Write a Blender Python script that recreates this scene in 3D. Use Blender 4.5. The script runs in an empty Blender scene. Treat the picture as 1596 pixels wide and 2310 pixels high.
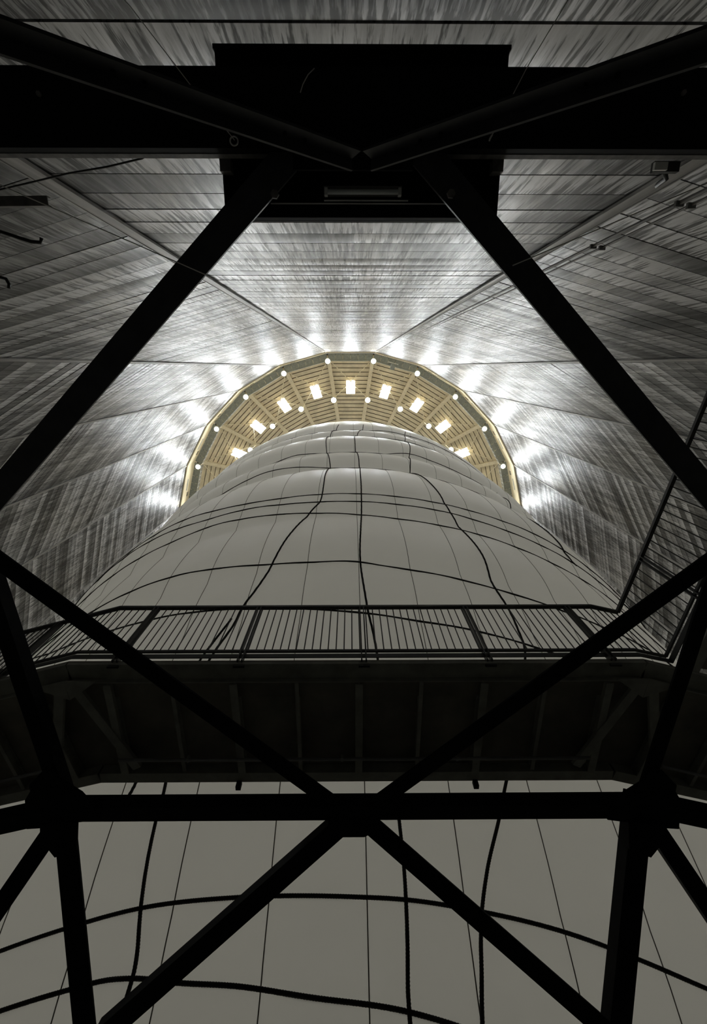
import bpy, math, random
import numpy as np
from mathutils import Vector, Matrix

random.seed(7)
rng = np.random.default_rng(7)
C = bpy.context.scene.collection
sc = bpy.context.scene

# ------------------------------------------------------------------ camera, light, exposure
CZ = 1.6                                   # camera height above the pit floor
OX, DD = -0.0839, 31.2474                  # camera offset from the drum's axis
cam_d = bpy.data.cameras.new('camera')
cam_d.sensor_fit = 'HORIZONTAL'
cam_d.sensor_width = 36.0
cam_d.lens = 1090.0 / 1596.0 * 36.0
cam_d.clip_start = 0.05
cam_d.clip_end = 500
cam = bpy.data.objects.new('camera', cam_d)
C.objects.link(cam)
FW = Vector((0.0062245, 0.2874323, 0.9577807))
UP = Vector((0.0020403, -0.9578009, 0.2874251))
RT = Vector((0.9999785, 0.0001651, -0.0065482))
m = Matrix((RT, UP, -FW)).transposed().to_4x4()
m.translation = Vector((OX, -DD, CZ))
cam.matrix_world = m
sc.camera = cam

world = bpy.data.worlds.new('world')
sc.world = world
world.use_nodes = True
world.node_tree.nodes['Background'].inputs[0].default_value = (0.75, 0.85, 1.0, 1)
world.node_tree.nodes['Background'].inputs[1].default_value = 0.2

vs = sc.view_settings
vs.view_transform = 'Standard'
vs.look = 'None'
vs.gamma = 1
vs.use_curve_mapping = False
vs.exposure = 0.2

SKYLIGHT_W = 64.0      # radiance of the daylight behind the roof panes
LAMP_W = 82.0         # radiance of the floodlight lenses
RIM_LAMP_W = 18.0      # the weaker floodlights along the gallery rim
INNER_FILL_W = 1850.0       # unseen fill lights added inside the translucent envelope

# ------------------------------------------------------------------ numbers of the place
AP = 33.9                                  # apothem of the 24 sided drum
NF = 24
DA = math.radians(15)
FWID = 2 * AP * math.tan(DA / 2)           # facet width
TOPZ = 91.67 + CZ                          # top of the metal wall
CREAMZ = TOPZ + 6.6
COURSE = 0.8

def W(x, y, z):
    """camera relative metres -> world"""
    return Vector((x + OX, y - DD, z + CZ))

# ------------------------------------------------------------------ materials
def nodes_of(name):
    mt = bpy.data.materials.new(name)
    mt.use_nodes = True
    nt = mt.node_tree
    return mt, nt, nt.nodes['Principled BSDF']

def N(nt, typ, **kw):
    n = nt.nodes.new(typ)
    for k, v in kw.items():
        setattr(n, k, v)
    return n

def math_node(nt, op, a, b=None):
    n = N(nt, 'ShaderNodeMath', operation=op)
    for i, v in enumerate((a, b)):
        if v is None:
            continue
        if isinstance(v, (int, float)):
            n.inputs[i].default_value = v
        else:
            nt.links.new(v, n.inputs[i])
    return n.outputs[0]

def scaled_noise(nt, scale, detail=4.0, rough=0.6, seed=0.0):
    g = N(nt, 'ShaderNodeNewGeometry')
    vm = N(nt, 'ShaderNodeVectorMath', operation='MULTIPLY')
    nt.links.new(g.outputs['Position'], vm.inputs[0])
    vm.inputs[1].default_value = scale
    ad = N(nt, 'ShaderNodeVectorMath', operation='ADD')
    nt.links.new(vm.outputs[0], ad.inputs[0])
    ad.inputs[1].default_value = (seed, seed * 1.7, seed * .3)
    nz = N(nt, 'ShaderNodeTexNoise')
    nz.inputs['Scale'].default_value = 1.0
    nz.inputs['Detail'].default_value = detail
    nz.inputs['Roughness'].default_value = rough
    nt.links.new(ad.outputs[0], nz.inputs['Vector'])
    return nz.outputs['Fac']

def ramp(nt, fac, stops):
    r = N(nt, 'ShaderNodeValToRGB')
    el = r.color_ramp.elements
    while len(el) > len(stops):
        el.remove(el[-1])
    while len(el) < len(stops):
        el.new(0.5)
    for e, (p, c) in zip(el, stops):
        e.position = p
        e.color = (c, c, c, 1) if isinstance(c, (int, float)) else (*c, 1)
    nt.links.new(fac, r.inputs[0])
    return r.outputs[0]

def mat_plain(name, col, rough=0.6, metal=0.0, var=0.25, scale=(3, 3, 3), bump=0.0):
    mt, nt, b = nodes_of(name)
    f = scaled_noise(nt, scale, 5)
    lo = tuple(c * (1 - var) for c in col)
    hi = tuple(min(1, c * (1 + var)) for c in col)
    nt.links.new(ramp(nt, f, [(0.3, lo), (0.7, hi)]), b.inputs['Base Color'])
    b.inputs['Roughness'].default_value = rough
    b.inputs['Metallic'].default_value = metal
    if max(col) < .01:
        b.inputs['Specular IOR Level'].default_value = .2      # flat soot-covered paint
    if bump:
        bp = N(nt, 'ShaderNodeBump')
        bp.inputs['Strength'].default_value = bump
        bp.inputs['Distance'].default_value = 0.01
        nt.links.new(f, bp.inputs['Height'])
        nt.links.new(bp.outputs[0], b.inputs['Normal'])
    return mt

def mat_emit(name, col, strength):
    mt, nt, b = nodes_of(name)
    b.inputs['Base Color'].default_value = (*col, 1)
    b.inputs['Emission Color'].default_value = (*col, 1)
    b.inputs['Emission Strength'].default_value = strength
    return mt

def mat_wall():
    mt, nt, b = nodes_of('aluminium_painted_plate')
    broad = scaled_noise(nt, (0.8, 0.8, 0.06), 5, .65, 3.1)
    fine = scaled_noise(nt, (6, 6, 0.38), 6, .72, 11.0)
    drip = scaled_noise(nt, (13, 13, 0.35), 3, .6, 23.0)
    g = N(nt, 'ShaderNodeNewGeometry')
    sp = N(nt, 'ShaderNodeSeparateXYZ')
    nt.links.new(g.outputs['Position'], sp.inputs[0])
    course = math_node(nt, 'FLOOR', math_node(nt, 'DIVIDE', sp.outputs['Z'], COURSE))
    az = math_node(nt, 'ARCTAN2', sp.outputs['X'], sp.outputs['Y'])
    facet = math_node(nt, 'FLOOR', math_node(nt, 'ADD', math_node(nt, 'DIVIDE', az, DA), 0.5))
    wn = N(nt, 'ShaderNodeTexWhiteNoise', noise_dimensions='2D')
    cx = N(nt, 'ShaderNodeCombineXYZ')
    nt.links.new(course, cx.inputs[0])
    nt.links.new(facet, cx.inputs[1])
    nt.links.new(cx.outputs[0], wn.inputs['Vector'])
    vary = wn.outputs['Value']
    mixf = math_node(nt, 'ADD', math_node(nt, 'ADD', math_node(nt, 'MULTIPLY', broad, .38), .12), math_node(nt, 'MULTIPLY', fine, .40))
    mixf = math_node(nt, 'ADD', mixf, math_node(nt, 'MULTIPLY', math_node(nt, 'SUBTRACT', vary, .5), .27))
    col = ramp(nt, mixf, [(0.34, (.05, .049, .048)), (0.43, (.22, .22, .218)), (0.52, (.50, .50, .505)), (0.62, (.80, .80, .815))])
    dr = ramp(nt, drip, [(0.66, 0.0), (0.76, 1.0)])
    mx = N(nt, 'ShaderNodeMix', data_type='RGBA')
    nt.links.new(math_node(nt, 'MULTIPLY', dr, .35), mx.inputs[0])
    nt.links.new(col, mx.inputs[6])
    mx.inputs[7].default_value = (.85, .85, .85, 1)
    soot = scaled_noise(nt, (17, 17, 0.6), 4, .65, 41.0)
    fz = math_node(nt, 'FRACT', math_node(nt, 'DIVIDE', sp.outputs['Z'], COURSE))
    sm = math_node(nt, 'ADD', soot, math_node(nt, 'MULTIPLY', math_node(nt, 'SUBTRACT', fz, .55), .13))
    sm = math_node(nt, 'ADD', sm, math_node(nt, 'MULTIPLY', math_node(nt, 'SUBTRACT', broad, .5), -.22))
    dk = ramp(nt, sm, [(0.475, 0.0), (0.575, 1.0)])
    m2 = N(nt, 'ShaderNodeMix', data_type='RGBA')
    nt.links.new(math_node(nt, 'MULTIPLY', dk, .88), m2.inputs[0])
    nt.links.new(mx.outputs[2], m2.inputs[6])
    m2.inputs[7].default_value = (.03, .028, .026, 1)
    nt.links.new(m2.outputs[2], b.inputs['Base Color'])
    b.inputs['Metallic'].default_value = 0.55
    ro = math_node(nt, 'ADD', math_node(nt, 'MULTIPLY', mixf, -.25), math_node(nt, 'ADD', math_node(nt, 'MULTIPLY', vary, .12), .46))
    nt.links.new(ro, b.inputs['Roughness'])
    wav = scaled_noise(nt, (.55, .55, .9), 2, .5, 5.0)
    bp = N(nt, 'ShaderNodeBump')
    bp.inputs['Strength'].default_value = .45
    bp.inputs['Distance'].default_value = .03
    hh = math_node(nt, 'ADD', math_node(nt, 'MULTIPLY', wav, 1.0), math_node(nt, 'MULTIPLY', fine, .12))
    nt.links.new(hh, bp.inputs['Height'])
    nt.links.new(bp.outputs[0], b.inputs['Normal'])
    return mt

def mat_envelope():
    mt, nt, b = nodes_of('coated_white_fabric')
    f = scaled_noise(nt, (.5, .5, .5), 4, .5)
    nt.links.new(ramp(nt, f, [(0.3, (.80, .80, .78)), (0.7, (.84, .84, .82))]), b.inputs['Base Color'])
    b.inputs['Roughness'].default_value = .5
    b.inputs['Specular IOR Level'].default_value = .6
    b.inputs['Coat Weight'].default_value = 1.0
    b.inputs['Coat Roughness'].default_value = .42
    tr = N(nt, 'ShaderNodeBsdfTranslucent')
    tr.inputs[0].default_value = (.80, .79, .73, 1)
    mx = N(nt, 'ShaderNodeMixShader')
    mx.inputs[0].default_value = .18
    out = nt.nodes['Material Output']
    nt.links.new(b.outputs[0], mx.inputs[1])
    nt.links.new(tr.outputs[0], mx.inputs[2])
    nt.links.new(mx.outputs[0], out.inputs[0])
    return mt

M = {
    'wall': mat_wall(),
    'joint': mat_plain('dark_joint', (.02, .018, .016), .8),
    'rib': mat_plain('grey_rib_steel', (.20, .19, .18), .5, .5, .4, (6, 6, .5)),
    'brownjoint': mat_plain('brown_roof_joint', (.10, .07, .04), .8),
    'ribmetal': mat_plain('worn_rib_steel', (.42, .41, .40), .45, .45, .3, (9, 9, .4)),
    'black': mat_plain('black_painted_steel', (.0065, .0065, .007), .85, 0, .35, (5, 5, 5), .2),
    'brace': mat_plain('grey_black_brace_paint', (.034, .034, .037), .5, 0, .35, (5, 5, 5), .2),
    'plateblack': mat_plain('soot_black_steel', (.007, .007, .0075), .8, 0, .3, (2, 2, 2)),
    'flange': mat_plain('pale_grey_flange', (.16, .15, .14), .7, 0, .5, (9, 9, 3)),  # pale tone carries the light on the wall beam's side; bolts and lugs share it
    'deck': mat_plain('olive_painted_steel', (.30, .30, .25), .6, 0, .25, (4, 4, 4)),
    'decksheet': mat_plain('dark_deck_sheet', (.20, .185, .145), .7, 0, .3, (2, 2, 2)),
    'rail': mat_plain('dark_railing_paint', (.02, .02, .018), .5, 0, .3, (6, 6, 6)),
    'pipe': mat_plain('galvanised_pipe', (.22, .22, .21), .45, .3, .2),
    'rope': mat_plain('black_rope', (.018, .017, .016), .9, 0, .4, (30, 30, 30)),
    'seam': mat_plain('grey_seam_tape', (.16, .155, .13), .7),
    'cream': mat_plain('cream_painted_steel', (.84, .73, .48), .5, 0, .08, (.6, .6, .6)),
    'board': mat_plain('cream_roof_sheet', (.68, .58, .385), .6, 0, .18, (.5, .5, .5)),
    'rafter': mat_plain('cream_rafter', (.70, .60, .40), .5, 0, .1),
    'gallery': mat_plain('grey_green_grating', (.25, .27, .255), .6, 0, .2),
    'white': mat_plain('white_paint', (.75, .75, .72), .5),
    'tube': mat_plain('unlit_white_tube', (.80, .84, .82), .3, 0, .06),
    'wire': mat_plain('pale_wire', (.80, .79, .74), .5),
    'floor': mat_plain('dark_pit_floor', (.18, .175, .16), .8, 0, .3, (.8, .8, .8)),
    'envelope': mat_envelope(),
    'sky': mat_emit('daylight_pane', (.90, .96, 1.0), SKYLIGHT_W),
    'lamp': mat_emit('lit_lens', (1.0, .94, .80), LAMP_W),
    'rimlamp': mat_emit('rim_lit_lens', (1.0, .94, .80), RIM_LAMP_W),
}

# ------------------------------------------------------------------ mesh builder
class MB:
    def __init__(s):
        s.v, s.f = [], []
    def add(s, vs_, fs):
        o = len(s.v)
        s.v += [tuple(p) for p in vs_]
        s.f += [tuple(i + o for i in f) for f in fs]
        return s
    def box(s, c, size, ax=None):
        c = Vector(c)
        ax = ax or (Vector((1, 0, 0)), Vector((0, 1, 0)), Vector((0, 0, 1)))
        h = [a * (d / 2) for a, d in zip(ax, size)]
        P = [c + h[0] * i + h[1] * j + h[2] * k for k in (-1, 1) for j in (-1, 1) for i in (-1, 1)]
        return s.add(P, [(0, 2, 3, 1), (4, 5, 7, 6), (0, 1, 5, 4), (2, 6, 7, 3), (0, 4, 6, 2), (1, 3, 7, 5)])
    def beam(s, a, b, prof, up=(0, 0, 1)):
        """extrude a closed 2D profile (side, up) from a to b"""
        a, b = Vector(a), Vector(b)
        d = (b - a).normalized()
        up = Vector(up)
        sd = d.cross(up).normalized()
        u = sd.cross(d).normalized()
        n = len(prof)
        P = [a + sd * x + u * y for x, y in prof] + [b + sd * x + u * y for x, y in prof]
        F = [(i, (i + 1) % n, n + (i + 1) % n, n + i) for i in range(n)]
        F += [tuple(range(n - 1, -1, -1)), tuple(range(n, 2 * n))]
        return s.add(P, F)
    def tube(s, pts, r, n=8, caps=True):
        pts = [Vector(p) for p in pts]
        P = []
        ref = Vector((0.13, 0.29, 0.95))
        for i, p in enumerate(pts):
            t = (pts[min(i + 1, len(pts) - 1)] - pts[max(i - 1, 0)]).normalized()
            q = ref - t * ref.dot(t)
            if q.length < .2:
                q = Vector((1, 0, 0)) - t * t.x
            q.normalize()
            w = t.cross(q)
            for k in range(n):
                a = 2 * math.pi * k / n
                P.append(p + (q * math.cos(a) + w * math.sin(a)) * r)
        F = []
        for i in range(len(pts) - 1):
            for k in range(n):
                F.append((i * n + k, i * n + (k + 1) % n, (i + 1) * n + (k + 1) % n, (i + 1) * n + k))
        if caps:
            F += [tuple(range(n - 1, -1, -1)), tuple(range((len(pts) - 1) * n, len(pts) * n))]
        return s.add(P, F)
    def prism(s, poly, thick, axis):
        """flat plate: polygon points thickened along axis"""
        ax = Vector(axis).normalized() * (thick / 2)
        n = len(poly)
        P = [Vector(p) - ax for p in poly] + [Vector(p) + ax for p in poly]
        F = [(i, (i + 1) % n, n + (i + 1) % n, n + i) for i in range(n)]
        F += [tuple(range(n - 1, -1, -1)), tuple(range(n, 2 * n))]
        return s.add(P, F)
    def mesh(s, name, mt, smooth=False):
        me = bpy.data.meshes.new(name)
        me.from_pydata(s.v, [], s.f)
        me.validate()
        if mt:
            me.materials.append(mt)
        if smooth:
            me.polygons.foreach_set('use_smooth', [True] * len(me.polygons))
        import bmesh
        bm = bmesh.new(); bm.from_mesh(me)
        bmesh.ops.recalc_face_normals(bm, faces=bm.faces)
        bm.to_mesh(me); bm.free()
        return me
    def build(s, name, mt, parent=None, smooth=False):
        return link(name, s.mesh(name, mt, smooth), parent)

def link(name, me, parent=None):
    o = bpy.data.objects.new(name, me)
    C.objects.link(o)
    if parent is not None:
        o.parent = parent
        # parts are modelled in world space: keep them there
        o.matrix_parent_inverse = Matrix.Identity(4) if parent.get('_at0') is None else Matrix.Translation(-Vector(parent['_at0']))
    return o

def tag(o, label=None, cat=None, group=None, kind=None):
    for k, v in (('label', label), ('category', cat), ('group', group), ('kind', kind)):
        if v:
            o[k] = v
    return o

def thing(name, loc, label, cat, group=None):
    o = bpy.data.objects.new(name, None)
    C.objects.link(o)
    o.location = loc
    o.empty_display_size = .2
    o['_at0'] = tuple(loc)
    return tag(o, label, cat, group)

def clean():
    for o in bpy.data.objects:
        if '_at0' in o:
            del o['_at0']

def rect(w, h):
    return [(-w / 2, -h / 2), (w / 2, -h / 2), (w / 2, h / 2), (-w / 2, h / 2)]
def angle_prof(w, h, t):            # L: flat leg at the bottom, upright leg on one side
    return [(-w / 2, 0), (w / 2, 0), (w / 2, t), (-w / 2 + t, t), (-w / 2 + t, h), (-w / 2, h)]
def tee_prof(w, h, t):
    return [(-w / 2, 0), (w / 2, 0), (w / 2, t), (t / 2, t), (t / 2, h), (-t / 2, h), (-t / 2, t), (-w / 2, t)]
def ibeam_prof(w, h, t):
    return [(-w / 2, 0), (w / 2, 0), (w / 2, t), (t / 2, t), (t / 2, h - t), (w / 2, h - t), (w / 2, h), (-w / 2, h), (-w / 2, h - t), (-t / 2, h - t), (-t / 2, t), (-w / 2, t)]
def chan_prof(w, h, t):             # channel with the back down
    return [(-w / 2, 0), (w / 2, 0), (w / 2, h), (w / 2 - t, h), (w / 2 - t, t), (-w / 2 + t, t), (-w / 2 + t, h), (-w / 2, h)]

def polar(rho, a, z):               # a measured from the facet nearest the camera
    return Vector((rho * math.sin(a), -rho * math.cos(a), z))

ORD = ['first', 'second', 'third', 'fourth', 'fifth', 'sixth', 'seventh', 'eighth', 'ninth', 'tenth', 'eleventh', 'twelfth']

# ------------------------------------------------------------------ the setting: floor, piston deck, walls
fb = MB()
ring_n = 96
fb.add([polar(AP + .6, 2 * math.pi * i / ring_n, 0) for i in range(ring_n)] + [polar(AP + .6, 2 * math.pi * i / ring_n, -.3) for i in range(ring_n)],
       [tuple(range(ring_n)), tuple(range(2 * ring_n - 1, ring_n - 1, -1))] + [(i, ring_n + i, ring_n + (i + 1) % ring_n, (i + 1) % ring_n) for i in range(ring_n)])
tag(fb.build('floor', M['floor']), kind='structure')
DECKZ = 2.73 + CZ
pb = MB()
pb.add([polar(22.0, 2 * math.pi * i / ring_n, 0) for i in range(ring_n)] + [polar(22.0, 2 * math.pi * i / ring_n, DECKZ) for i in range(ring_n)],
       [tuple(range(ring_n)), tuple(range(2 * ring_n - 1, ring_n - 1, -1))] + [(i, ring_n + i, ring_n + (i + 1) % ring_n, (i + 1) % ring_n) for i in range(ring_n)])
tag(pb.build('floor_piston_deck', M['floor']), kind='structure')

ncourse = int(TOPZ / COURSE)
PW, PH, LIP = FWID - .16, COURSE - .03, .018
def plate_verts(tilt=0.0, bulge=.004):
    """one riveted shell sheet, local: x along, y out of the wall (+ into the drum), z up, centred"""
    nx, nz = 3, 5
    v, f = [], []
    for j in range(nz):
        for i in range(nx):
            x = (i / (nx - 1) - .5) * PW
            z = (j / (nz - 1) - .5) * PH
            y = LIP + bulge * (1 - (2 * j / (nz - 1) - 1) ** 2) * (1 - .5 * (2 * i / (nx - 1) - 1) ** 2) + tilt * z
            v.append((x, y, z))
    for j in range(nz - 1):
        for i in range(nx - 1):
            a = j * nx + i
            f.append((a, a + nx, a + nx + 1, a + 1))
    # returned edges, with corner points of their own so that the sheet shades smooth up to its rim
    e0 = [(i / (nx - 1) * PW - PW / 2, LIP - tilt * PH / 2, -PH / 2) for i in (0, nx - 1)]
    e1 = [(i / (nx - 1) * PW - PW / 2, LIP + tilt * PH / 2, PH / 2) for i in (nx - 1, 0)]
    o = len(v)
    v += e0 + e1 + [(x, -.01, z) for x, y, z in e0 + e1]
    f += [(o + i, o + 4 + i, o + 4 + (i + 1) % 4, o + (i + 1) % 4) for i in range(4)]
    return v, f

plate_meshes = []
BULGES = (-.012, -.005, .004, .007, .010, .013, .017, .022)
for bl_ in BULGES:
    v, f = plate_verts(bulge=bl_)
    plate_meshes.append(MB().add(v, f).mesh('wall_plate', M['wall'], True))

def cam_px(p):
    r = Vector(p) - Vector((OX, -DD, CZ))
    d = r.dot(FW)
    if d < .05:
        return None
    return 798 + 1090 * r.dot(RT) / d, 1155 - 1090 * r.dot(UP) / d

def facet_name(k):
    if k == 0:
        return 'wall_near'
    if abs(k) == 12:
        return 'wall_far'
    return 'wall_%s_%d' % ('left' if k < 0 else 'right', abs(k))

def in_view(p, mgn=60):
    q = cam_px(p)
    return q is not None and -mgn < q[0] < 1596 + mgn and -mgn < q[1] < 2310 + mgn

for k in range(-11, 13):
    a = k * DA
    R = Matrix.Rotation(a, 4, 'Z')
    wb = MB()
    wb.box((0, -AP - .15, CREAMZ / 2), (FWID + .35, .28, CREAMZ))
    w_o = wb.build(facet_name(k), M['joint'])
    w_o.matrix_world = R
    tag(w_o, kind='structure')
    rest = MB()
    for c in range(ncourse):
        z = (c + .5) * COURSE
        # does it show, and how tall is it in the photograph
        tall, seen = 0, False
        for x in (-4.2, -2.1, 0, 2.1, 4.2):
            p0, p1 = R @ Vector((x, -AP, z - .4)), R @ Vector((x, -AP, z + .4))
            q0, q1 = cam_px(p0), cam_px(p1)
            if q0 and q1 and in_view(p0):
                seen = True
                tall = max(tall, math.hypot(q0[0] - q1[0], q0[1] - q1[1]))
        tl = rng.normal() * .011
        if abs(k) <= 6 and seen and tall >= 8.5:
            o = link('wall_plate', plate_meshes[rng.integers(0, 8)], w_o)
            o.location = (0, -AP + .001, z)
            o.rotation_euler = (tl * 1.0, 0, rng.normal() * .0006)
        else:
            if abs(k) > 7 and c % 1 == 0:
                rest.add([(-PW / 2, -AP + LIP, z - PH / 2), (PW / 2, -AP + LIP, z - PH / 2), (PW / 2, -AP + LIP, z + PH / 2), (-PW / 2, -AP + LIP, z + PH / 2)], [(0, 3, 2, 1)])
            else:
                v, f = plate_verts(tl, BULGES[rng.integers(0, 8)])
                rest.add([(x, y - AP + .001, zz_ + z) for x, y, zz_ in v], f)
    if rest.v:
        o = rest.build('wall_plate', M['wall'], w_o, True)
        tag(o, kind='stuff')

    # cream band above the metal, with a coved foot and a dark louvre
    cb = MB()
    cb.add([(-FWID / 2, -AP + y, z) for y, z in ((.02, TOPZ), (.22, TOPZ + .05), (.22, TOPZ + .45), (.1, TOPZ + .7), (.1, CREAMZ), (-.05, CREAMZ), (-.05, TOPZ))] +
           [(FWID / 2, -AP + y, z) for y, z in ((.02, TOPZ), (.22, TOPZ + .05), (.22, TOPZ + .45), (.1, TOPZ + .7), (.1, CREAMZ), (-.05, CREAMZ), (-.05, TOPZ))],
           [(i, (i + 1) % 7, 7 + (i + 1) % 7, 7 + i) for i in range(7)] + [tuple(range(6, -1, -1)), tuple(range(7, 14))])
    co = cb.build('cornice', M['cream'], w_o)
    if abs(k) <= 7:
        lv = MB()
        lv.box((0, -AP + .11, TOPZ + 2.4), (2.4, .05, .35))
        lv.build('louvre', M['gallery'], w_o)
        hk = MB()
        for i in range(3):
            hk.box((-1.9 - .3 * i, -AP + .13, TOPZ + 3.4), (.1, .09, .9))
        hk.build('bracket', M['rail'], w_o)

# rib columns at the corners between facets
tn = 0
for k in range(-7, 8):
    a = (k - .5) * DA
    tn += 1
    e = tag(MB().box((0, -AP / math.cos(DA / 2) + .075, TOPZ / 2), (.22, .05, TOPZ)).build('trim_%d' % tn, M['ribmetal']), kind='structure')
    e.rotation_euler = (0, 0, a)
    for s in (-1, 1):
        MB().box((s * .11, -AP / math.cos(DA / 2) + .105, TOPZ / 2), (.02, .02, TOPZ)).build('rib_flange', M['ribmetal'], e)

# ------------------------------------------------------------------ roof
ROOF = [(33.7, 0.0), (31.2, 1.7), (27.3, 3.9), (24, 5.6), (20, 7.2), (15, 8.9), (9, 10.4), (0.0, 11.4)]
ROOF = [(r, CREAMZ - .3 + h) for r, h in ROOF]
def roof_z(r):
    return float(np.interp(-r, [-x for x, _ in ROOF], [y for _, y in ROOF]))
cl = MB()
for k in range(NF):
    a0, a1 = (k - .5) * DA, (k + .5) * DA
    for (r0, z0), (r1, z1) in zip(ROOF[:-1], ROOF[1:]):
        q = math.cos(DA / 2)
        cl.add([polar(r0 / q, a0, z0 + .12), polar(r0 / q, a1, z0 + .12), polar(r1 / q, a1, z1 + .12), polar(r1 / q, a0, z1 + .12)], [(0, 1, 2, 3)])
ceiling = tag(cl.build('ceiling', M['brownjoint']), kind='structure')
SKY_R0, SKY_R1, SKY_W = 25.95, 28.6, 1.8
edges_r = np.linspace(33.4, 17.4, 21)
for i in range(len(edges_r) - 1):
    r0, r1 = edges_r[i], edges_r[i + 1] + .13
    t0, t1 = math.tan(DA / 2) * r0 - .12, math.tan(DA / 2) * r1 - .12
    z0, z1 = roof_z(r0) - .10, roof_z(r1) + .03
    cut = r0 < SKY_R1 and r1 > SKY_R0
    spans = [(-1, -SKY_W / 2), (1, SKY_W / 2)] if cut else [(0, 0)]
    ms = []
    for s, xi in spans:
        if s == 0:
            q = [(-t0, -r0, z0), (t0, -r0, z0), (t1, -r1, z1), (-t1, -r1, z1)]
        else:
            q = [(xi, -r0, z0), (s * t0, -r0, z0), (s * t1, -r1, z1), (xi, -r1, z1)]
        ms.append(MB().add(q + [(x, y, z + .07) for x, y, z in q], [(0, 1, 2, 3), (7, 6, 5, 4), (0, 4, 5, 1), (1, 5, 6, 2), (2, 6, 7, 3), (3, 7, 4, 0)]).mesh('roof_board', M['board']))
    for k in range(-6, 7):
        if i > 14 and abs(k) > 3:
            continue
        for me in ms:
            o = link('roof_board', me, ceiling)
            o.rotation_euler = (0, 0, k * DA)
# rafters under the corners, cross rods between them
def rafter_path(a):
    return [polar(33.3, a, roof_z(33.3) - .75), polar(29.5, a, roof_z(29.5) - .55), polar(24.5, a, roof_z(24.5) - .35), polar(17, a, roof_z(17) - .3)]
for k in range(-7, 8):
    a = (k - .5) * DA
    pts = rafter_path(a)
    rb = MB()
    for p0, p1, hgt in zip(pts[:-1], pts[1:], (.75, .5, .3)):
        rb.beam(p0, p1, ibeam_prof(.72, hgt, .10))
    rb.build('rafter', M['rafter'], ceiling)
for k in range(-7, 7):
    a0, a1 = (k - .5) * DA, (k + .5) * DA
    for b0, b1 in ((a0, a1), (a1, a0)):
        MB().tube([polar(33.0, b0, roof_z(33) - .9), polar(25.4, b1, roof_z(25.4) - .7)], .07, 6).build('cross_rod', M['rafter'], ceiling)
    am = k * DA
    MB().tube([polar(29.4, am, roof_z(29.4) - 1.0), polar(29.4, am, roof_z(29.4) - .05)], .06, 6).build('hanger_rod', M['rafter'], ceiling)

# skylights: frame, and a pane bright with daylight
wn = 0
for k in range(-6, 7):
    wn += 1
    fz = MB()
    zc0, zc1 = roof_z(SKY_R1) - .12, roof_z(SKY_R0) - .12
    h = SKY_W / 2
    o_ = [(-h, -SKY_R1, zc0), (h, -SKY_R1, zc0), (h, -SKY_R0, zc1), (-h, -SKY_R0, zc1)]
    for p0, p1 in zip(o_, o_[1:] + o_[:1]):
        fz.beam(p0, p1, rect(.1, .22))
    wo = tag(fz.build('window_%d' % wn, M['rafter']), kind='structure')
    wo.rotation_euler = (0, 0, k * DA)
    pn = MB().add(o_ + [(x, y, z + .03) for x, y, z in o_], [(0, 1, 2, 3), (7, 6, 5, 4), (0, 4, 5, 1), (1, 5, 6, 2), (2, 6, 7, 3), (3, 7, 4, 0)])
    pn.build('pane', M['sky'], wo)
    bar = MB().beam(Vector((0, -SKY_R1, zc0 - .06)), Vector((0, -SKY_R0, zc1 - .06)), rect(.03, .03))
    bar.build('glazing_bar', M['white'], wo)

# gallery under the eaves
GZ = CREAMZ - 1.8
gal = thing('gallery', (0, -AP + 1, GZ), 'grey green grating gallery running round the drum under the cream roof', 'gallery')
gp = []
for i in range(6):
    x0, x1 = -4.3 + i * 1.433, -4.3 + (i + 1) * 1.433 - .06
    gp.append(MB().box(((x0 + x1) / 2, -AP + .85, GZ), (x1 - x0, 1.35, .07)).mesh('grating_panel', M['gallery']))
gr = MB()
for z in (.55, 1.1):
    gr.box((0, -AP + 1.55, GZ + z), (8.6, .05, .05))
for i in range(11):
    gr.box((-4.2 + i * .84, -AP + 1.55, GZ + .55), (.05, .05, 1.1))
gr = gr.mesh('gallery_railing', M['white'])
gb = MB().box((0, -AP + 1.5, GZ - .1), (8.65, .12, .16)).mesh('edge_beam', M['gallery'])
for k in range(-6, 7):
    for me in gp + [gr, gb]:
        o = link(me.name.split('.')[0], me, gal)
        o.rotation_euler = (0, 0, k * DA)

# floodlights: one ring at the gallery rim, one hung from the rafters
def lamp_meshes():
    hs = MB()
    n = 14
    prof = [(.12, .62), (.3, .55), (.5, .28), (.56, .0), (.50, .0)]
    hs.add([(r * math.cos(2 * math.pi * i / n), r * math.sin(2 * math.pi * i / n), z) for r, z in prof for i in range(n)],
           [(j * n + i, j * n + (i + 1) % n, (j + 1) * n + (i + 1) % n, (j + 1) * n + i) for j in range(len(prof) - 1) for i in range(n)] + [tuple(range(n))])
    ln = MB()
    lp = [(.40, .02), (.38, -.10), (.27, -.22), (.10, -.28)]
    ln.add([(r * math.cos(2 * math.pi * i / n), r * math.sin(2 * math.pi * i / n), z) for r, z in lp for i in range(n)],
           [(j * n + i, j * n + (i + 1) % n, (j + 1) * n + (i + 1) % n, (j + 1) * n + i) for j in range(len(lp) - 1) for i in range(n)] + [tuple(range(n)), tuple(range(4 * n - 1, 3 * n - 1, -1))])
    return hs.mesh('housing', M['gallery'], True), ln.mesh('lens', M['lamp'], True)
hs_me, ln_me = lamp_meshes()
rim_me = ln_me.copy()
rim_me.materials[0] = M['rimlamp']
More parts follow.
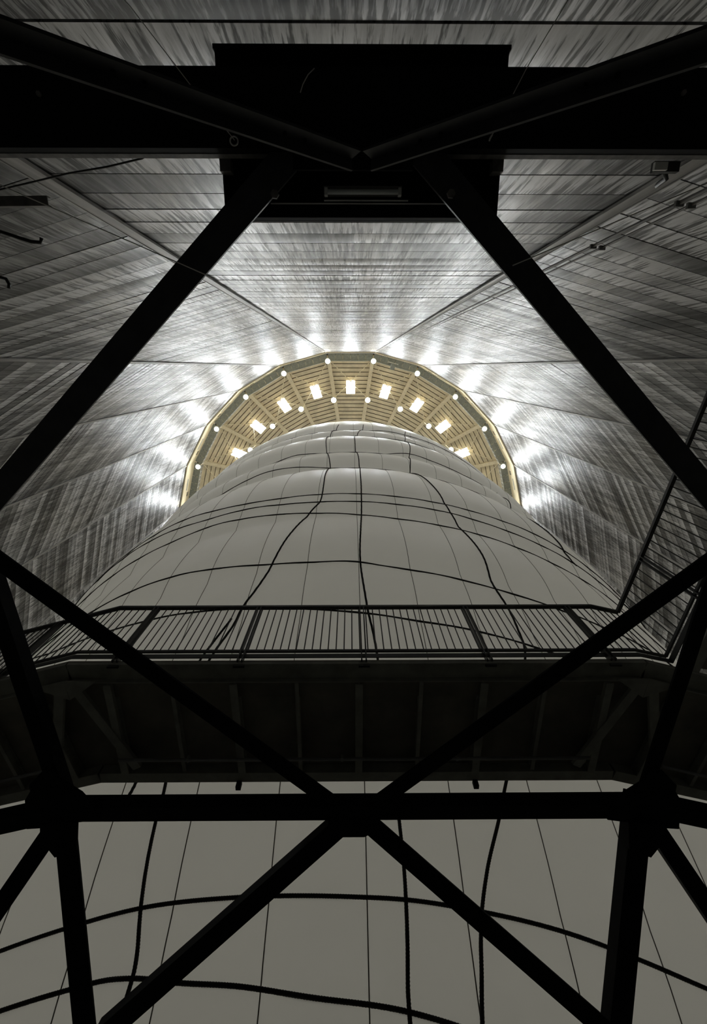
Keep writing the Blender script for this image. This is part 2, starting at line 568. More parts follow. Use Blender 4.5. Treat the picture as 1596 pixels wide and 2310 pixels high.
def floodlight(p, ztop, label, group, lens=None):
    t = thing('floodlight', p, label, 'floodlight', group)
    for me, nm in ((hs_me, 'housing'), (lens or ln_me, 'lens')):
        o = bpy.data.objects.new(nm, me)
        C.objects.link(o)
        o.parent = t
    st = MB().tube([(0, 0, .6), (0, 0, ztop - p[2])], .05, 6)
    o = bpy.data.objects.new('hanger', st.mesh('hanger', M['rafter']))
    C.objects.link(o)
    o.parent = t
for k in range(-6, 6):
    a = (k + .5) * DA
    side = 'left' if k < 0 else 'right'
    idx = ORD[k if k >= 0 else -k - 1]
    floodlight(polar(32.55, a, 93.7 + CZ), roof_z(32.55) - .1,
               'bright floodlight on the gallery rim at the %s wall rib %s of centre' % (idx, side), 'floodlights along the gallery rim', rim_me)
    if -5 <= k <= 4:
        floodlight(polar(25.3, a, 96.0 + CZ), roof_z(25.3) - .4,
                   'bright floodlight hung under the %s roof rafter %s of centre, between skylights' % (idx, side), 'floodlights hung from the rafters')
# a small maintenance cradle at the gallery rim
hc = thing('maintenance_cradle', polar(32.2, math.radians(14.2), GZ - 1.6), 'small dark maintenance cradle hanging from the gallery rim beside a floodlight', 'cradle')
for nm, c, s, mt in (('cage', (0, 0, 0), (.8, 1.0, .8), 'gallery'), ('mast', (0, 0, .95), (.25, .25, 1.1), 'gallery'), ('top_bar', (0, -.75, .9), (2.0, .12, .16), 'white')):
    o = MB().box(c, s).build(nm, M[mt])
    o.parent = hc
hc.rotation_euler = (0, 0, math.radians(14.2))

# ------------------------------------------------------------------ the inflated envelope
PN = [(-1.6, 18.5), (3.0, 19.94), (6.0, 20.91), (9.0, 21.79), (12.0, 22.51), (16.0, 23.24), (20.0, 23.78), (25.0, 24.25), (32.0, 24.62), (40.0, 24.75), (50.0, 24.87), (60.0, 24.7), (68.0, 24.08), (75.0, 22.37), (81.0, 19.4), (85.0, 14.0), (87.0, 7.5), (88.0, 0.0)]
zz = np.linspace(-1.6, 88, 900)
rr = np.interp(zz, [p[0] for p in PN], [p[1] for p in PN])
w_ = np.exp(-.5 * (np.arange(-40, 41) / 16.) ** 2)
w_ /= w_.sum()
rr = np.convolve(np.pad(rr, 40, mode='edge'), w_, 'valid')
for zc_, dep, sg in ((55.8, .5, 1.4), (51.2, .6, 1.5), (42.9, .85, 1.7), (37.2, .95, 1.8), (27.4, .16, .9), (26.2, .08, .6), (24.6, .48, 1.9), (18.7, .22, 1.6), (15.4, .12, 1.2), (7.0, .05, .5), (5.7, .05, .5)):
    rr = rr - dep * np.exp(-np.abs((zz - zc_) / (sg * np.where(zz < zc_, 1.9, .8))) ** 1.25)
def env_r(z):
    return float(np.interp(z, zz, rr))
env = thing('inflated_envelope', (0, 0, DECKZ), 'huge white inflated fabric envelope standing in the drum, ribbed by seams', 'envelope')
NG = 68
GA = 2 * math.pi / NG
G0 = math.radians(.62)
zs = np.concatenate([np.arange(2.73, 60, .42), np.linspace(60, 87.9, 40)])
gm = MB()
ncol = 5
vv = []
for z in zs:
    r = env_r(z)
    for i in range(ncol):
        u = i / (ncol - 1)
        a = (u - .5) * GA
        vv.append(polar(r + .035 * (1 - (2 * u - 1) ** 2) * min(1, r / 20), a, z + CZ))
ff = [(j * ncol + i, j * ncol + i + 1, (j + 1) * ncol + i + 1, (j + 1) * ncol + i) for j in range(len(zs) - 1) for i in range(ncol - 1)]
gore_me = gm.add(vv, ff).mesh('gore_panel', M['envelope'], True)
seam_me = MB().tube([polar(env_r(z) + .004, GA / 2, z + CZ) for z in zs], .013, 5).mesh('seam', M['seam'], True)
for i in range(NG):
    for me, nm in ((gore_me, 'gore_panel'), (seam_me, 'seam')):
        o = bpy.data.objects.new(nm, me)
        C.objects.link(o)
        o.parent = env
        o.matrix_parent_inverse = Matrix.Translation((0, 0, -DECKZ))
        o.rotation_euler = (0, 0, G0 + (i + .5) * GA)
# unseen fill lights added inside the envelope to brighten its skin from within
for z, k_ in ((9, 1), (16, 1), (25, 1), (38, 1.05), (52, 1.5), (68, 4.5)):
    ld = bpy.data.lights.new('inner_fill_light', 'POINT')
    ld.energy = INNER_FILL_W * k_
    ld.color = (1.0, .975, .92)
    ld.shadow_soft_size = 1.0
    lo = bpy.data.objects.new('inner_fill_light', ld)
    lo.location = (0, 0, z + CZ)
    C.objects.link(lo)

# ------------------------------------------------------------------ ropes on the envelope
def rope_mesh(pts, r, twist):
    """three strand rope through dense points (list of (position, outward normal))"""
    P = np.array([p for p, n in pts]); Nn = np.array([n for p, n in pts])
    T = np.gradient(P, axis=0); T /= np.linalg.norm(T, axis=1)[:, None]
    B = np.cross(T, Nn); B /= np.linalg.norm(B, axis=1)[:, None]
    Nn = np.cross(B, T)
    L = np.concatenate([[0], np.cumsum(np.linalg.norm(np.diff(P, axis=0), axis=1))])
    n = 9
    th = 2 * np.pi * np.arange(n) / n
    rad = r * (1 + .11 * np.cos(3 * (th[None, :] - 2 * np.pi * L[:, None] / twist)))
    V = P[:, None, :] + rad[..., None] * (np.cos(th)[None, :, None] * Nn[:, None, :] + np.sin(th)[None, :, None] * B[:, None, :])
    mcount = len(P)
    F = [(i * n + k, i * n + (k + 1) % n, (i + 1) * n + (k + 1) % n, (i + 1) * n + k) for i in range(mcount - 1) for k in range(n)]
    F += [tuple(range(n - 1, -1, -1)), tuple(range((mcount - 1) * n, mcount * n))]
    return MB().add(V.reshape(-1, 3).tolist(), F)

def smooth_interp(x, xs, ys):
    """monotone-ish cubic (Catmull-Rom) interpolation"""
    xs, ys = np.array(xs, float), np.array(ys, float)
    mth = np.gradient(ys, xs)
    i = np.clip(np.searchsorted(xs, x) - 1, 0, len(xs) - 2)
    h = xs[i + 1] - xs[i]
    t = np.clip((x - xs[i]) / h, 0, 1)
    return (2 * t ** 3 - 3 * t ** 2 + 1) * ys[i] + (t ** 3 - 2 * t ** 2 + t) * h * mth[i] + (-2 * t ** 3 + 3 * t ** 2) * ys[i + 1] + (t ** 3 - t ** 2) * h * mth[i + 1]

def on_env(a, z, off):
    r = env_r(z)
    dr = (env_r(z + .1) - env_r(z - .1)) / .2
    n = np.array([math.sin(a), -math.cos(a), -dr])
    n /= np.linalg.norm(n)
    return np.array(polar(r, a, z + CZ)) + n * off, n

RINGS = [
    ('topmost', 'near the crown of the envelope', [(-23, 55.2), (-12.5, 55.0), (-4.1, 55.5), (2.5, 55.6), (9, 56.3), (15.6, 56.4), (23, 56.6)]),
    ('second', 'just under the topmost rope', [(-22.8, 50.6), (-11.8, 50.7), (-5.7, 51.1), (1.3, 51.3), (7.3, 51.4), (13.7, 51.6), (20, 51.6)]),
    ('third', 'a little above mid height', [(-24, 42.8), (-18, 42.9), (-12.4, 43.3), (-5.2, 42.9), (.9, 42.7), (6.1, 42.8), (12.4, 43.6), (18.3, 43.4), (25, 43.2)]),
    ('fourth', 'at the foot of a pillow bulge', [(-26, 37.6), (-21.3, 38.0), (-16.2, 38.3), (-11, 38.0), (-4, 37.3), (1.5, 37.0), (6.9, 36.9), (11.2, 36.6), (16.3, 36.0), (22, 35.2), (28, 34.9)]),
    ('fifth', 'upper of the three close ropes', [(-35, 29.4), (-27.4, 29.2), (-18.9, 28.1), (-12.1, 27.6), (-4.1, 27.4), (1.4, 27.3), (6.4, 27.2), (12.8, 27.2), (19.2, 27.3), (26.5, 27.6), (33, 27.7)]),
    ('sixth', 'middle of the three close ropes', [(-35, 28.6), (-27.4, 28.0), (-19.6, 27.2), (-14.3, 26.9), (-9.2, 26.5), (-4.3, 26.3), (1.3, 26.2), (6.2, 26.1), (13.1, 26.1), (18.4, 26.0), (25.1, 26.1), (32, 26.3), (36, 26.3)]),
    ('seventh', 'lower of the three close ropes', [(-38, 26.4), (-31.7, 26.3), (-24.1, 26.0), (-18.9, 26.0), (-13.7, 25.6), (-8.3, 25.2), (-5.6, 25.0), (1.2, 24.6), (4.7, 24.3), (11.4, 24.1), (17.2, 24.1), (23.3, 24.0), (29.1, 24.0), (36, 24.4)]),
    ('eighth', 'alone across the lower belly', [(-30.7, 20.5), (-25.1, 20.4), (-19.4, 20.1), (-14, 19.6), (-8.4, 19.15), (-4.4, 19.0), (.8, 18.9), (3.8, 18.6), (9.1, 18.3), (14.5, 18.0), (18.2, 17.9), (24.7, 17.9), (36.3, 18.6)]),
    ('ninth', 'crossing behind the walkway railing', [(-43, 20.6), (-33.2, 18.4), (-25, 17.3), (-20.2, 16.9), (-16.8, 16.65), (-13.5, 16.35), (-10.4, 16.1), (-6.2, 15.8), (-2.2, 15.5), (1.3, 15.3), (5.5, 15.0), (10.5, 14.85), (14.9, 14.65), (18.3, 14.5), (30, 14.4)]),
    ('tenth', 'below the beam, above the lowest rope', [(-20, 6.9), (-16.3, 7.0), (-11.8, 7.1), (-6.6, 7.08), (-.1, 7.0), (2.8, 6.96), (6.6, 6.84), (11.1, 6.66), (15.1, 6.42), (18.8, 6.2), (25, 6.0)]),
    ('lowest', 'sagging between the lower struts', [(-18.5, 5.98), (-14.9, 6.06), (-12.6, 6.1), (-11.3, 6.07), (-8.9, 5.94), (-5.7, 5.82), (-2.2, 5.64), (2.4, 5.46), (4.6, 5.32), (10, 4.85), (16, 4.6), (25, 4.6)]),
]
for nm, where, tb in RINGS:
    near = tb[0][1] < 12
    lo_a, hi_a = tb[0][0], tb[-1][0]
    st = .0011 if near else .006
    A = np.arange(-math.radians(70), math.radians(70), st)
    deg = np.degrees(A)
    zv = smooth_interp(np.clip(deg, lo_a, hi_a), [t[0] for t in tb], [t[1] for t in tb])
    pts = [on_env(a, z, .035) for a, z in zip(A, zv)]
    o = rope_mesh(pts, .040 if near else .036, .16 if near else .4).build('rope', M['rope'], smooth=True)
    tag(o, 'black %s rope ring round the white envelope, %s' % (nm, where), 'rope', 'black ropes lashed round the envelope')

VERTS = [
    ('running past the centre seam', [(3.4, 58), (3.0, 55.2), (1.3, 50.9), (.9, 42.7), (1.5, 37), (1.35, 32), (1.3, 27.3), (1.2, 24.6), (1, 22.3), (.8, 18.9), (1.1, 16.5), (1.3, 15.5), (1.7, 14), (1.9, 12.9), (2.5, 9.3), (2.6, 8.4), (2.7, 7.5), (2.7, 7), (2.6, 6.2), (2.5, 5.7), (2.5, 5.3), (2.5, 2.8)]),
    ('bending left below three close ropes', [(-3.3, 58), (-4.2, 55.4), (-5.3, 50.9), (-5.2, 42.6), (-4.0, 37.3), (-4.1, 31.1), (-4.1, 27.5), (-4.3, 26.3), (-5.6, 24.9), (-7.2, 22), (-8.4, 19.2), (-9.5, 17), (-10.2, 16.1), (-10.7, 15), (-11.6, 13.7), (-12.3, 9.8), (-12.2, 9.3), (-12.2, 8.7), (-11.8, 7.1), (-11.3, 6.1), (-11.4, 5.8), (-11.5, 5.5), (-12, 2.8)]),
    ('sweeping right in a long curve', [(15.2, 58), (14.6, 55.5), (13.7, 51.6), (12.8, 44.4), (11.2, 36.6), (12, 31.7), (13, 27.4), (14.1, 24), (14.7, 20.8), (14.5, 18), (14.9, 16.4), (15, 15.2), (14.8, 14.4), (14.2, 13.6), (10, 9.6), (9.4, 9.1), (8.7, 8.5), (7.4, 7.5), (6.8, 6.9), (6.5, 6.5), (6.2, 5.9), (5.9, 5.3), (5.8, 2.8)]),
]
for where, tb in VERTS:
    Z = np.concatenate([np.arange(2.8, 10.2, .025), np.arange(10.2, 58, .10)])
    tb = tb[::-1]
    av = np.radians(smooth_interp(Z, [t[1] for t in tb], [t[0] for t in tb]))
    pts = [on_env(a, z, .055) for a, z in zip(av, Z)]
    o = rope_mesh(pts, .039, .17).build('rope', M['rope'], smooth=True)
    tag(o, 'long upright black rope down the white envelope %s' % where, 'rope', 'black ropes lashed down the envelope')
def free_rope(tb, label, r=.038, off=.05):
    zt = np.linspace(0, len(tb) - 1, 160)
    aa = np.radians(np.interp(zt, range(len(tb)), [t[0] for t in tb]))
    zz_ = np.interp(zt, range(len(tb)), [t[1] for t in tb])
    o = rope_mesh([on_env(a, z, off) for a, z in zip(aa, zz_)], r, .4).build('rope', M['rope'], smooth=True)
    return tag(o, label, 'rope')
free_rope([(-11.0, 15.6), (-12.5, 13.7), (-14.3, 9.94), (-14.5, 9.55), (-14.7, 9.3)], 'short slanting black rope glimpsed between walkway and black beam, left of the long one')
free_rope([(34.0, 43.4), (33.0, 38), (32.4, 34.3), (32.5, 30.5), (32.4, 27.2), (32.7, 26.4), (33.4, 26.2)], 'short black rope down the right edge of the envelope with a frayed end')
# darker steel parts follow below: guide frame, walkway, railings, small fittings

# ------------------------------------------------------------------ steel guide frame (camera relative metres)
frame = thing('guide_frame', W(0, 4.9, 4.3), 'black riveted steel guide frame of crossing beams overhead', 'steel frame')
def bay(p, k):                     # rotate a world point by k facets about the drum axis
    return Matrix.Rotation(k * DA, 4, 'Z') @ Vector(p)
def fbeam(name, a, b, prof, mt='black', up=(0, 0, 1)):
    return MB().beam(a, b, prof, up).build(name, M[mt], frame)

# inner chord: one beam per bay, meeting at the nodes
hw = 3.46
for k in (-1, 0, 1):
    a, b = bay(Vector((-hw, 4.80 - DD + .1, 4.31 + CZ)), k), bay(Vector((hw, 4.80 - DD + .1, 4.31 + CZ)), k)
    fbeam('chord_beam', a, b, chan_prof(.2, .18, .02))
# outer chord, near the wall
for k in (-1, 0, 1):
    a, b = bay(Vector((-4.33, -1.88 - DD, 4.39 + CZ)), k), bay(Vector((4.33, -1.88 - DD, 4.39 + CZ)), k)
    fbeam('wall_beam', a, b, chan_prof(.52, .13, .03), 'plateblack')
    a, b = bay(Vector((-4.28, -1.632 - DD, 4.535 + CZ)), k), bay(Vector((4.28, -1.632 - DD, 4.535 + CZ)), k)
    fbeam('beam_flange', a, b, rect(.03, .085), 'flange')  # light falling on the beam's side face, put into a paler strip
# radial beams at the nodes
for s in (-1, 1):
    fbeam('radial_beam', W(s * 3.33 + .02, 4.95, 4.36), W(s * 3.98, -1.7, 4.44), angle_prof(.17, .16, .03))
# diamond bracing in the plane of the chords
Lw, Rw = W(-3.62, 1.62, 4.38), W(3.66, 1.72, 4.38)
fbeam('diagonal_brace', Lw, W(-.12, 4.90, 4.36), angle_prof(.19, .12, .025))
fbeam('diagonal_brace', Rw, W(.21, 4.90, 4.36), [(-x, y) for x, y in angle_prof(.19, .12, .025)][::-1])
fbeam('diagonal_brace', W(-3.70, 1.50, 4.42), W(-.02, -2.05, 4.47), [(-x, y) for x, y in angle_prof(.23, .14, .03)][::-1], 'brace')
fbeam('diagonal_brace', W(3.85, 1.58, 4.42), W(.2, -2.0, 4.47), angle_prof(.23, .14, .03), 'brace')
# outer inverted V below the wall beam
fbeam('outer_brace', W(.04, -1.55, 4.28), W(-4.2, -1.58, .80), angle_prof(.13, .10, .02), 'brace', (0, 1, -.25))
fbeam('outer_brace', W(.14, -1.55, 4.28), W(4.3, -1.58, .80), [(-x, y) for x, y in angle_prof(.13, .10, .02)][::-1], 'brace', (0, 1, -.25))
for s in (-1, 1):
    fbeam('wall_post', W(s * 4.3, -1.75, 4.42), W(s * 4.3, -1.75, -CZ), rect(.2, .2), 'black', (0, 1, 0))
# struts reaching down and in to the piston deck
def plane20(x, y):
    return 4.30 - (y - 4.89) * math.tan(math.radians(20))
def strut(name, p, q, w, extra=0):
    a, b = W(p[0], p[1], plane20(*p)), W(q[0], q[1], plane20(*q))
    nrm = Vector((0, math.sin(math.radians(20)), math.cos(math.radians(20))))
    fbeam(name, a, b, angle_prof(w, w * .8, .03), 'black', nrm)
strut('inclined_strut', (-3.30, 4.75), (-2.68, 9.15), .245)
strut('inclined_strut', (3.36, 4.75), (2.71, 9.15), .245)
strut('inclined_brace', (-.06, 4.98), (-2.80, 7.16), .21)
strut('inclined_brace', (.18, 4.98), (2.90, 7.16), .21)
strut('inclined_brace', (-3.36, 4.98), (-6.4, 9.2), .20)
strut('inclined_brace', (3.44, 4.98), (6.4, 9.2), .20)
# gusset plates
def gusset(pts, mt='black'):
    MB().prism([W(*p) for p in pts], .03, (0, .05, 1)).build('gusset_plate', M[mt], frame)
gusset([(x, y, 4.295) for x, y in ((-3.657, 4.65), (-3.574, 4.525), (-3.573, 4.444), (-3.385, 4.249), (-3.279, 4.25), (-3.221, 4.366), (-3.012, 4.554), (-2.93, 4.70), (-2.882, 4.938), (-3.125, 4.976), (-3.564, 5.058), (-3.719, 5.07))])
gusset([(x, y, 4.295) for x, y in ((3.739, 4.704), (3.654, 4.576), (3.653, 4.494), (3.461, 4.295), (3.352, 4.294), (3.293, 4.411), (3.08, 4.597), (3.0, 4.73), (2.947, 4.983), (3.195, 5.025), (3.643, 5.115), (3.801, 5.129))])
gusset([(-3.516, 4.95, 4.248), (-3.513, 5.032, 4.218), (-3.443, 5.173, 4.167), (-3.339, 5.287, 4.125), (-3.097, 5.212, 4.153), (-3.096, 4.93, 4.255)])
gusset([(3.582, 4.989, 4.234), (3.578, 5.072, 4.204), (3.506, 5.213, 4.152), (3.401, 5.327, 4.111), (3.156, 5.248, 4.14), (3.156, 4.964, 4.243)])
gusset([(-.26, 4.95, 4.28), (.3, 4.95, 4.28), (.3, 5.06, 4.24), (.15, 5.13, 4.22), (-.11, 5.13, 4.22), (-.26, 5.06, 4.24)])
gusset([(-.45, -1.5, 4.47), (.5, -1.5, 4.47), (.5, -2.1, 4.47), (-.45, -2.1, 4.47)], 'plateblack')
# rivets and bolts, some in pale grey
def bolt(p, r=.018, mt='flange', axis=(0, 0, -1)):
    a = Vector(axis).normalized()
    MB().tube([W(*p) - a * .01, W(*p) + a * .016], r, 6).build('bolt', M[mt], frame)
for x, y, z in ((-2.33, -1.96, 4.385), (2.52, -1.98, 4.385), ):
    bolt((x, y, z))
for x, y in ((-.596, -1.313), (.805, -1.319)):
    bolt((x, y, 4.405), .034)
for t in (.08, .11, .28, .31, .55, .58, .8, .83):
    for s, c in ((-1, .02), (1, .16)):
        x, z = c + s * t * 4.2, 4.28 - t * 3.48
        bolt((x, -1.53, z), .014, 'black', (s * -.2, .95, -.25))

# ------------------------------------------------------------------ dark housing plate above the wall beam, with its lamp
hp = thing('roller_housing', W(.1, -1.8, 4.75), 'flat soot black steel housing above the wall beam, open tray seen from beneath', 'housing')
def hbox(name, c, s, mt='plateblack'):
    MB().box(W(*c), s).build(name, M[mt], hp)
hbox('tray_plate', (.1, -1.83, 4.90), (2.34, 1.16, .03))
hbox('side_plate', (-1.06, -1.83, 4.82), (.03, 1.16, .16))
hbox('side_plate', (1.26, -1.83, 4.82), (.03, 1.16, .16))
hbox('rear_plate', (.1, -2.42, 4.80), (2.36, .03, .2))
hbox('front_beam', (.1, -1.29, 4.79), (2.34, .10, .09), 'black')
hbox('front_lip', (.1, -1.345, 4.745), (1.56, .010, .010), 'wire')
for s in (-1, 1):
    hbox('corner_lug', (.1 + s * 1.13, -1.6, 4.70), (.09, .09, .1), 'flange')
    for y in (-2.1, -1.7):
        hbox('hanger_bar', (.1 + s * .8, y, 4.62), (.06, .06, .36))
# fluorescent batten, unlit
fl = thing('fluorescent_lamp', W(.11, -1.42, 4.66), 'unlit white fluorescent tube on a batten beneath the black housing', 'lamp')
def flp(name, mb, mt):
    return mb.build(name, M[mt], fl, name == 'tube')
flp('batten', MB().box(W(.11, -1.43, 4.72), (.66, .07, .04)), 'pipe')
flp('tube', MB().tube([W(-.19, -1.41, 4.665), W(.41, -1.41, 4.665)], .02, 10), 'tube')
for x in (-.2, .42):
    flp('tube_cap', MB().box(W(x, -1.41, 4.675), (.025, .055, .06)), 'white')
flp('bracket', MB().box(W(.11, -1.43, 4.80), (.5, .05, .14)), 'plateblack')
flp('mounting_rail', MB().tube([W(-.22, -1.365, 4.73), W(.5, -1.365, 4.73)], .006, 6), 'wire')

# ------------------------------------------------------------------ walkway round the envelope
walk = thing('walkway', W(0, 4.4, 5.2), 'dark olive steel walkway seen from beneath, ringed by a railing', 'walkway')
R0, R1 = DD - 3.56, DD - 5.30         # near and far edge as facet apothems
def wl(x, rho, z):                    # local bay coordinates
    return Vector((x, -rho, z + CZ))
def wpart(name, mb, mt, k=0):
    o = mb.build(name, M[mt], walk)
    if k:
        o.matrix_parent_inverse = Matrix.Translation(-Vector(W(0, 4.4, 5.2)))
        o.rotation_euler = (0, 0, k * DA)
    return o
T = math.tan(DA / 2)
for k in (-1, 0, 1):
    h0, h1 = R0 * T, R1 * T
    dp = MB()
    q = [wl(-h0, R0, 5.30), wl(h0, R0, 5.30), wl(h1, R1, 5.30), wl(-h1, R1, 5.30)]
    dp.add(q + [p + Vector((0, 0, .03)) for p in q], [(0, 1, 2, 3), (7, 6, 5, 4), (0, 4, 5, 1), (1, 5, 6, 2), (2, 6, 7, 3), (3, 7, 4, 0)])
    wpart('deck_sheet', dp, 'decksheet', k)
    wpart('fascia_beam', MB().box(wl(0, R0 - .105, 5.285), (2 * h0 - .02, .21, .07)), 'deck', k)
    wpart('fascia_lip', MB().box(wl(0, R0 - .215, 5.25), (2 * h0 - .12, .015, .14)), 'deck', k)
    wpart('inner_ledge', MB().box(wl(0, R0 - .36, 5.28), (2 * h0 - .3, .26, .03)), 'decksheet', k)
    wpart('far_beam', MB().beam(wl(-h1, R1 + .07, 5.15), wl(h1, R1 + .07, 5.15), chan_prof(.15, .16, .02)), 'deck', k)
    for i in range(-4, 5):
        x = i * .785 + .02
        main = i % 2 == 0
        wd = .095 if main else .05
        wpart('joist', MB().beam(wl(x, R0 - .23, 5.14 if main else 5.18), wl(x * .985, R1 + .14, 5.14 if main else 5.18), ibeam_prof(wd, .155 if main else .115, .018)), 'deck', k)
    for x in (-1.57, 1.57):
        wpart('hanging_lug', MB().box(wl(x, R1 + .0, 5.09), (.065, .06, .10)), 'black', k)
    for s in (-1, 1):                 # corner knee braces with plates
        wpart('knee_brace', MB().beam(wl(s * (h0 - .1), R0 - .2, 5.15), wl(s * (h0 - .75), R1 + .25, 5.15), rect(.12, .05)), 'deck', k)
        wpart('corner_plate', MB().prism([wl(s * (h0 - .02), R0 - .15, 5.13), wl(s * (h0 - .42), R0 - .15, 5.13), wl(s * (h0 - .06), R0 - .42, 5.13)], .02, (0, 0, 1)), 'deck', k)
    if k == 0:
        pp = (-3.1, 3.02)
    elif k == -1:
        pp = (-3.3, 3.1)
    else:
        pp = (-2.9, 3.3)
    wpart('conduit_pipe', MB().tube([wl(pp[0], R1 + .42, 5.09), wl(pp[1], R1 + .42, 5.09)], .022, 8), 'pipe', k)
    for x in (-2.2, -.2, 1.3):
        wpart('pipe_clip', MB().box(wl(x, R1 + .42, 5.11), (.03, .06, .07)), 'deck', k)

# railing along the near edge, in three runs
def railing(name, path, posts, gap, label, skip=None):
    """path: camera relative (x, y) corner points at the deck edge; posts and balusters by arc length"""
    t = thing(name, W(path[0][0], path[0][1], 5.34), label, 'railing')
    P = [Vector((x, y)) for x, y in path]
    ln = [0]
    for p, q in zip(P[:-1], P[1:]):
        ln.append(ln[-1] + (q - p).length)
    def at(s):
        s = max(0, min(s, ln[-1] - 1e-6))
        for i in range(len(P) - 1):
            if s <= ln[i + 1]:
                d = (P[i + 1] - P[i]).normalized()
                return P[i] + d * (s - ln[i]), d
    def run(nm, z, prof, mt='rail'):
        for p, q in zip(P[:-1], P[1:]):
            MB().beam(W(p.x, p.y, z), W(q.x, q.y, z), prof).build(nm, M[mt], t)
    run('top_rail', 6.735, rect(.055, .05))
    run('lower_rail', 5.535, rect(.03, .04))
    run('toe_board', 5.425, rect(.012, .085))
    for s in posts:
        p, d = at(s)
        n = Vector((-d.y, d.x))
        for off in (-.028, .028):
            c = W(p.x, p.y, 6.0) + Vector((d.x, d.y, 0)) * off
            MB().box(c, (.016, .075, 1.42), (Vector((d.x, d.y, 0)), Vector((n.x, n.y, 0)), Vector((0, 0, 1)))).build('post', M['rail'], t)
        MB().box(W(p.x, p.y, 5.27) + Vector((n.x, n.y, 0)) * 0.02, (.14, .03, .1), (Vector((d.x, d.y, 0)), Vector((n.x, n.y, 0)), Vector((0, 0, 1)))).build('post_foot', M['rail'], t)
    me = MB().tube([(0, 0, -.6), (0, 0, .6)], .0085, 6).mesh('baluster', M['rail'])
    s = gap / 2
    while s < ln[-1]:
        if all(abs(s - q) > .045 for q in posts):
            p, d = at(s)
            o = link('baluster', me, t)
            o.location = W(p.x, p.y, 6.135)
        s += gap
    return t
h0 = R0 * T
c_l = Matrix.Rotation(-DA, 4, 'Z') @ Vector((-h0, -R0, 0))
left_pt = (c_l.x - OX, c_l.y + DD)
corner_l, corner_r = (-h0 - OX, 3.56), (h0 - OX, 3.56)
len_l = math.hypot(left_pt[0] - corner_l[0], left_pt[1] - corner_l[1])
ps = [len_l + (h0 - OX) + x for x in (-3.14, -1.57, 0.0, 1.59, 3.16)]
ps += [ps[0] - 1.57, ps[0] - 3.14, ps[0] - 4.7]
railing('walkway_railing', [left_pt, corner_l, corner_r, (4.16, 3.66)], ps, .105,
        'long dark railing with thin balusters along the walkway edge before the envelope')
railing('bridge_railing', [(4.16, 3.66), (4.42, 2.5), (5.05, -.4), (5.5, -2.45)], [1.55 - .62, 2.3, 3.85, 5.4], .118,
        'dark railing slanting away beside the bridge to the wall')
br = thing('wall_bridge', W(4.9, 1.2, 5.2), 'dark steel bridge deck joining the walkway to the wall', 'bridge')
def brp(name, mb, mt):
    return mb.build(name, M[mt], br)
brp('deck_sheet', MB().prism([W(4.17, 3.63, 5.315), W(5.52, -2.4, 5.315), W(7.0, -2.1, 5.315), W(5.9, 3.95, 5.315)], .03, (0, 0, 1)), 'decksheet')
brp('edge_beam', MB().beam(W(4.24, 3.6, 5.12), W(5.58, -2.35, 5.12), chan_prof(.14, .2, .02)), 'deck')
brp('edge_beam', MB().beam(W(5.85, 3.75, 5.12), W(6.92, -2.1, 5.12), chan_prof(.14, .2, .02)), 'deck')
for i in range(6):
    f = i / 5
    p, q = Vector(W(4.3, 3.3, 5.17)).lerp(W(5.5, -2.1, 5.17), f), Vector(W(5.8, 3.5, 5.17)).lerp(W(6.85, -1.9, 5.17), f)
    brp('joist', MB().beam(p, q, ibeam_prof(.08, .13, .018)), 'deck')

# ------------------------------------------------------------------ small fittings
def loose(name, mb, mt, label, cat, smooth=True):
    return tag(mb.build(name, M[mt], smooth=smooth), label, cat)
# wires from the wall beam with a ring and a hook at the end
w1 = loose('hanging_wire', MB().tube([W(-.88, -1.66, 4.36), W(-1.18, -2.0, 4.33), W(-1.55, -2.44, 4.30), W(-1.72, -2.6, 4.28)], .0036, 5), 'wire',
           'thin pale wire ending in a small ring below the left brace', 'wire')
rg = MB().tube([W(-.885 + .03 * math.cos(2 * math.pi * i / 16), -1.655 + .03 * math.sin(2 * math.pi * i / 16), 4.36) for i in range(17)], .006, 6)
rg.build('ring', M['wire'], w1, True)
w2 = loose('hanging_wire', MB().tube([W(1.09, -1.70, 4.36), W(1.30, -2.1, 4.33), W(1.62, -2.6, 4.30)], .0036, 5), 'wire',
           'thin pale wire ending in a small hook below the right brace', 'wire')
MB().tube([W(1.09, -1.70, 4.36), W(1.075, -1.675, 4.36), W(1.07, -1.66, 4.355)], .007, 6).build('hook', M['wire'], w2, True)
loose('bent_wire', MB().tube([W(-.26, -2.12, 4.375), W(-.31, -2.08, 4.375), W(-.35, -2.02, 4.375), W(-.37, -1.97, 4.375)], .004, 5), 'wire',
      'short curved bit of pale wire against the black beam', 'wire')
# cable on the left, bar and hooks on the wall
loose('slack_cable', MB().tube([W(-6.2, -1.9, 8.3), W(-4.99, -2.4, 7.9), W(-4.3, -2.43, 7.65), W(-3.74, -2.45, 7.43), W(-3.1, -2.45, 7.2), W(-2.6, -2.5, 7.08), W(-2.4, -2.57, 7.02)], .012, 6), 'rail',
      'thin dark cable sagging across the wall beneath the black beam', 'cable')
lf = [polar(33.9 - .05, -DA, 0)]
def on_facet(k, x, z, off):            # point on facet k, x along it, height above camera
    return Matrix.Rotation(k * DA, 4, 'Z') @ Vector((x, -AP + off, z + CZ))
bar_o = MB().beam(W(-6.3, -2.04, 7.20), W(-3.91, -2.06, 7.16), chan_prof(.115, .08, .015)).build('steel_arm', M['rib'])
tag(bar_o, 'short grey steel arm jutting in beside the wall at far left', 'bracket')
MB().box(W(-6.28, -2.04, 7.24), (.05, .3, .24)).build('foot_plate', M['rib'], bar_o)
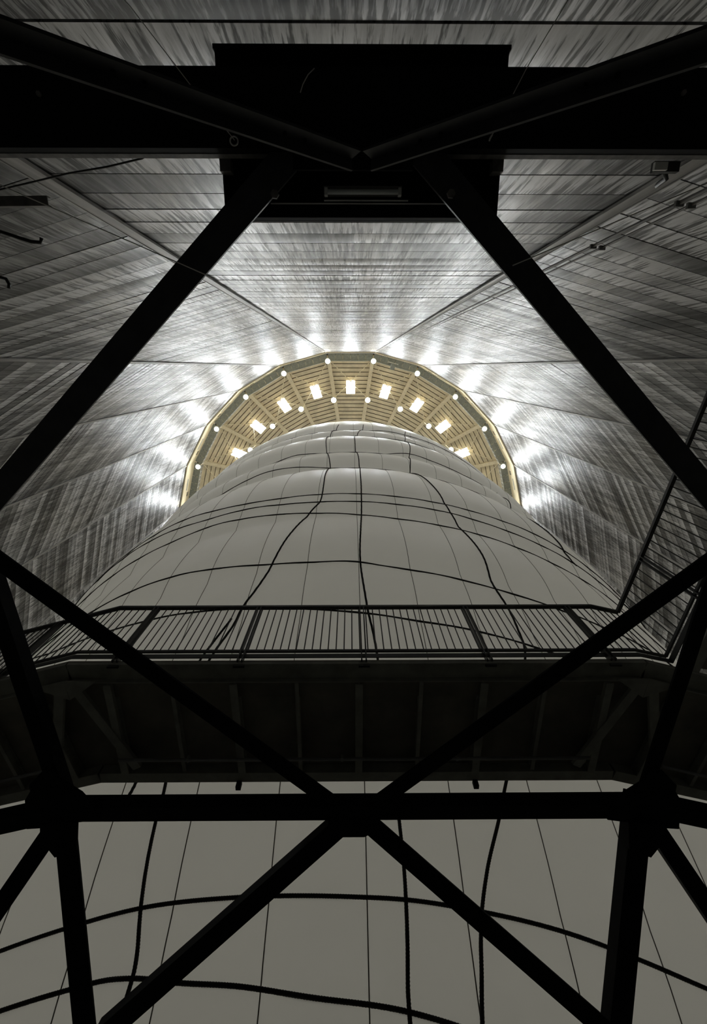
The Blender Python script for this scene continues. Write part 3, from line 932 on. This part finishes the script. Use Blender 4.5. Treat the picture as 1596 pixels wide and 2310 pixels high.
for pts, rad, lb in ((((-6.6, -1.75, 8.9), (-5.77, -2.14, 9.0), (-5.29, -1.99, 9.0), (-5.14, -1.98, 9.0), (-5.11, -2.05, 9.0)), .03, 'dark hooked rod reaching in below the grey arm'),
                     (((-7.2, -1.5, 10), (-6.58, -1.62, 10.0), (-6.47, -1.59, 10.0), (-6.43, -1.5, 10.0), (-6.45, -1.42, 10.0)), .03, 'small dark curled hook low at far left beside the wall')):
    loose('wall_hook', MB().tube([W(*p) for p in pts], rad, 6), 'rail', lb, 'hook')
for sx, a_, b_ in ((-1, (-1.12, -.70, 4.385), (-3.6, -1.72, 4.40)), (1, (1.34, -.80, 4.385), (3.7, -1.74, 4.40))):
    loose('tie_cable', MB().tube([W(*a_), W(*b_)], .0045, 6), 'wire',
          'thin grey cable stretched from the upper brace to the black beam, %s' % ('above the hooked rod' if sx < 0 else 'by the bracket lamp'), 'cable')
# conduits beside the right rib and a bracket lamp
for i, (off, lb) in enumerate(((.10, 'thicker'), (.28, 'thinner'))):
    pts = [Matrix.Rotation(.5 * DA, 4, 'Z') @ Vector((.2 + off, -AP + .04, z)) for z in (6.2, 9, 14, 20, 30, 45)]
    cd = MB().tube(pts, .03 - .01 * i, 6)
    o = loose('conduit', cd, 'rib', '%s grey conduit climbing the wall beside the rib near the bracket lamp' % lb, 'conduit')
    for z in (7.4, 9.6, 12.2, 16):
        p = Matrix.Rotation(.5 * DA, 4, 'Z') @ Vector((.2 + off, -AP + .05, z))
        MB().box(p, (.12, .08, .05)).build('clip', M['pipe'], o)
bl = thing('bracket_lamp', on_facet(0, 4.0, 7.35, .1), 'small dark bracket lamp with pale lens beside the right wall rib', 'lamp')
MB().box(on_facet(0, 4.1, 7.42, .12), (.34, .12, .08)).build('housing', M['rail'], bl)
MB().box(on_facet(0, 4.0, 7.36, .13), (.17, .09, .05)).build('lens', M['white'], bl)
MB().tube([on_facet(0, 4.1, 7.45, .12), on_facet(0, 4.3, 7.7, .16), on_facet(0, 4.4, 8.1, .12)], .03, 6).build('arm', M['rail'], bl, True)

clean()
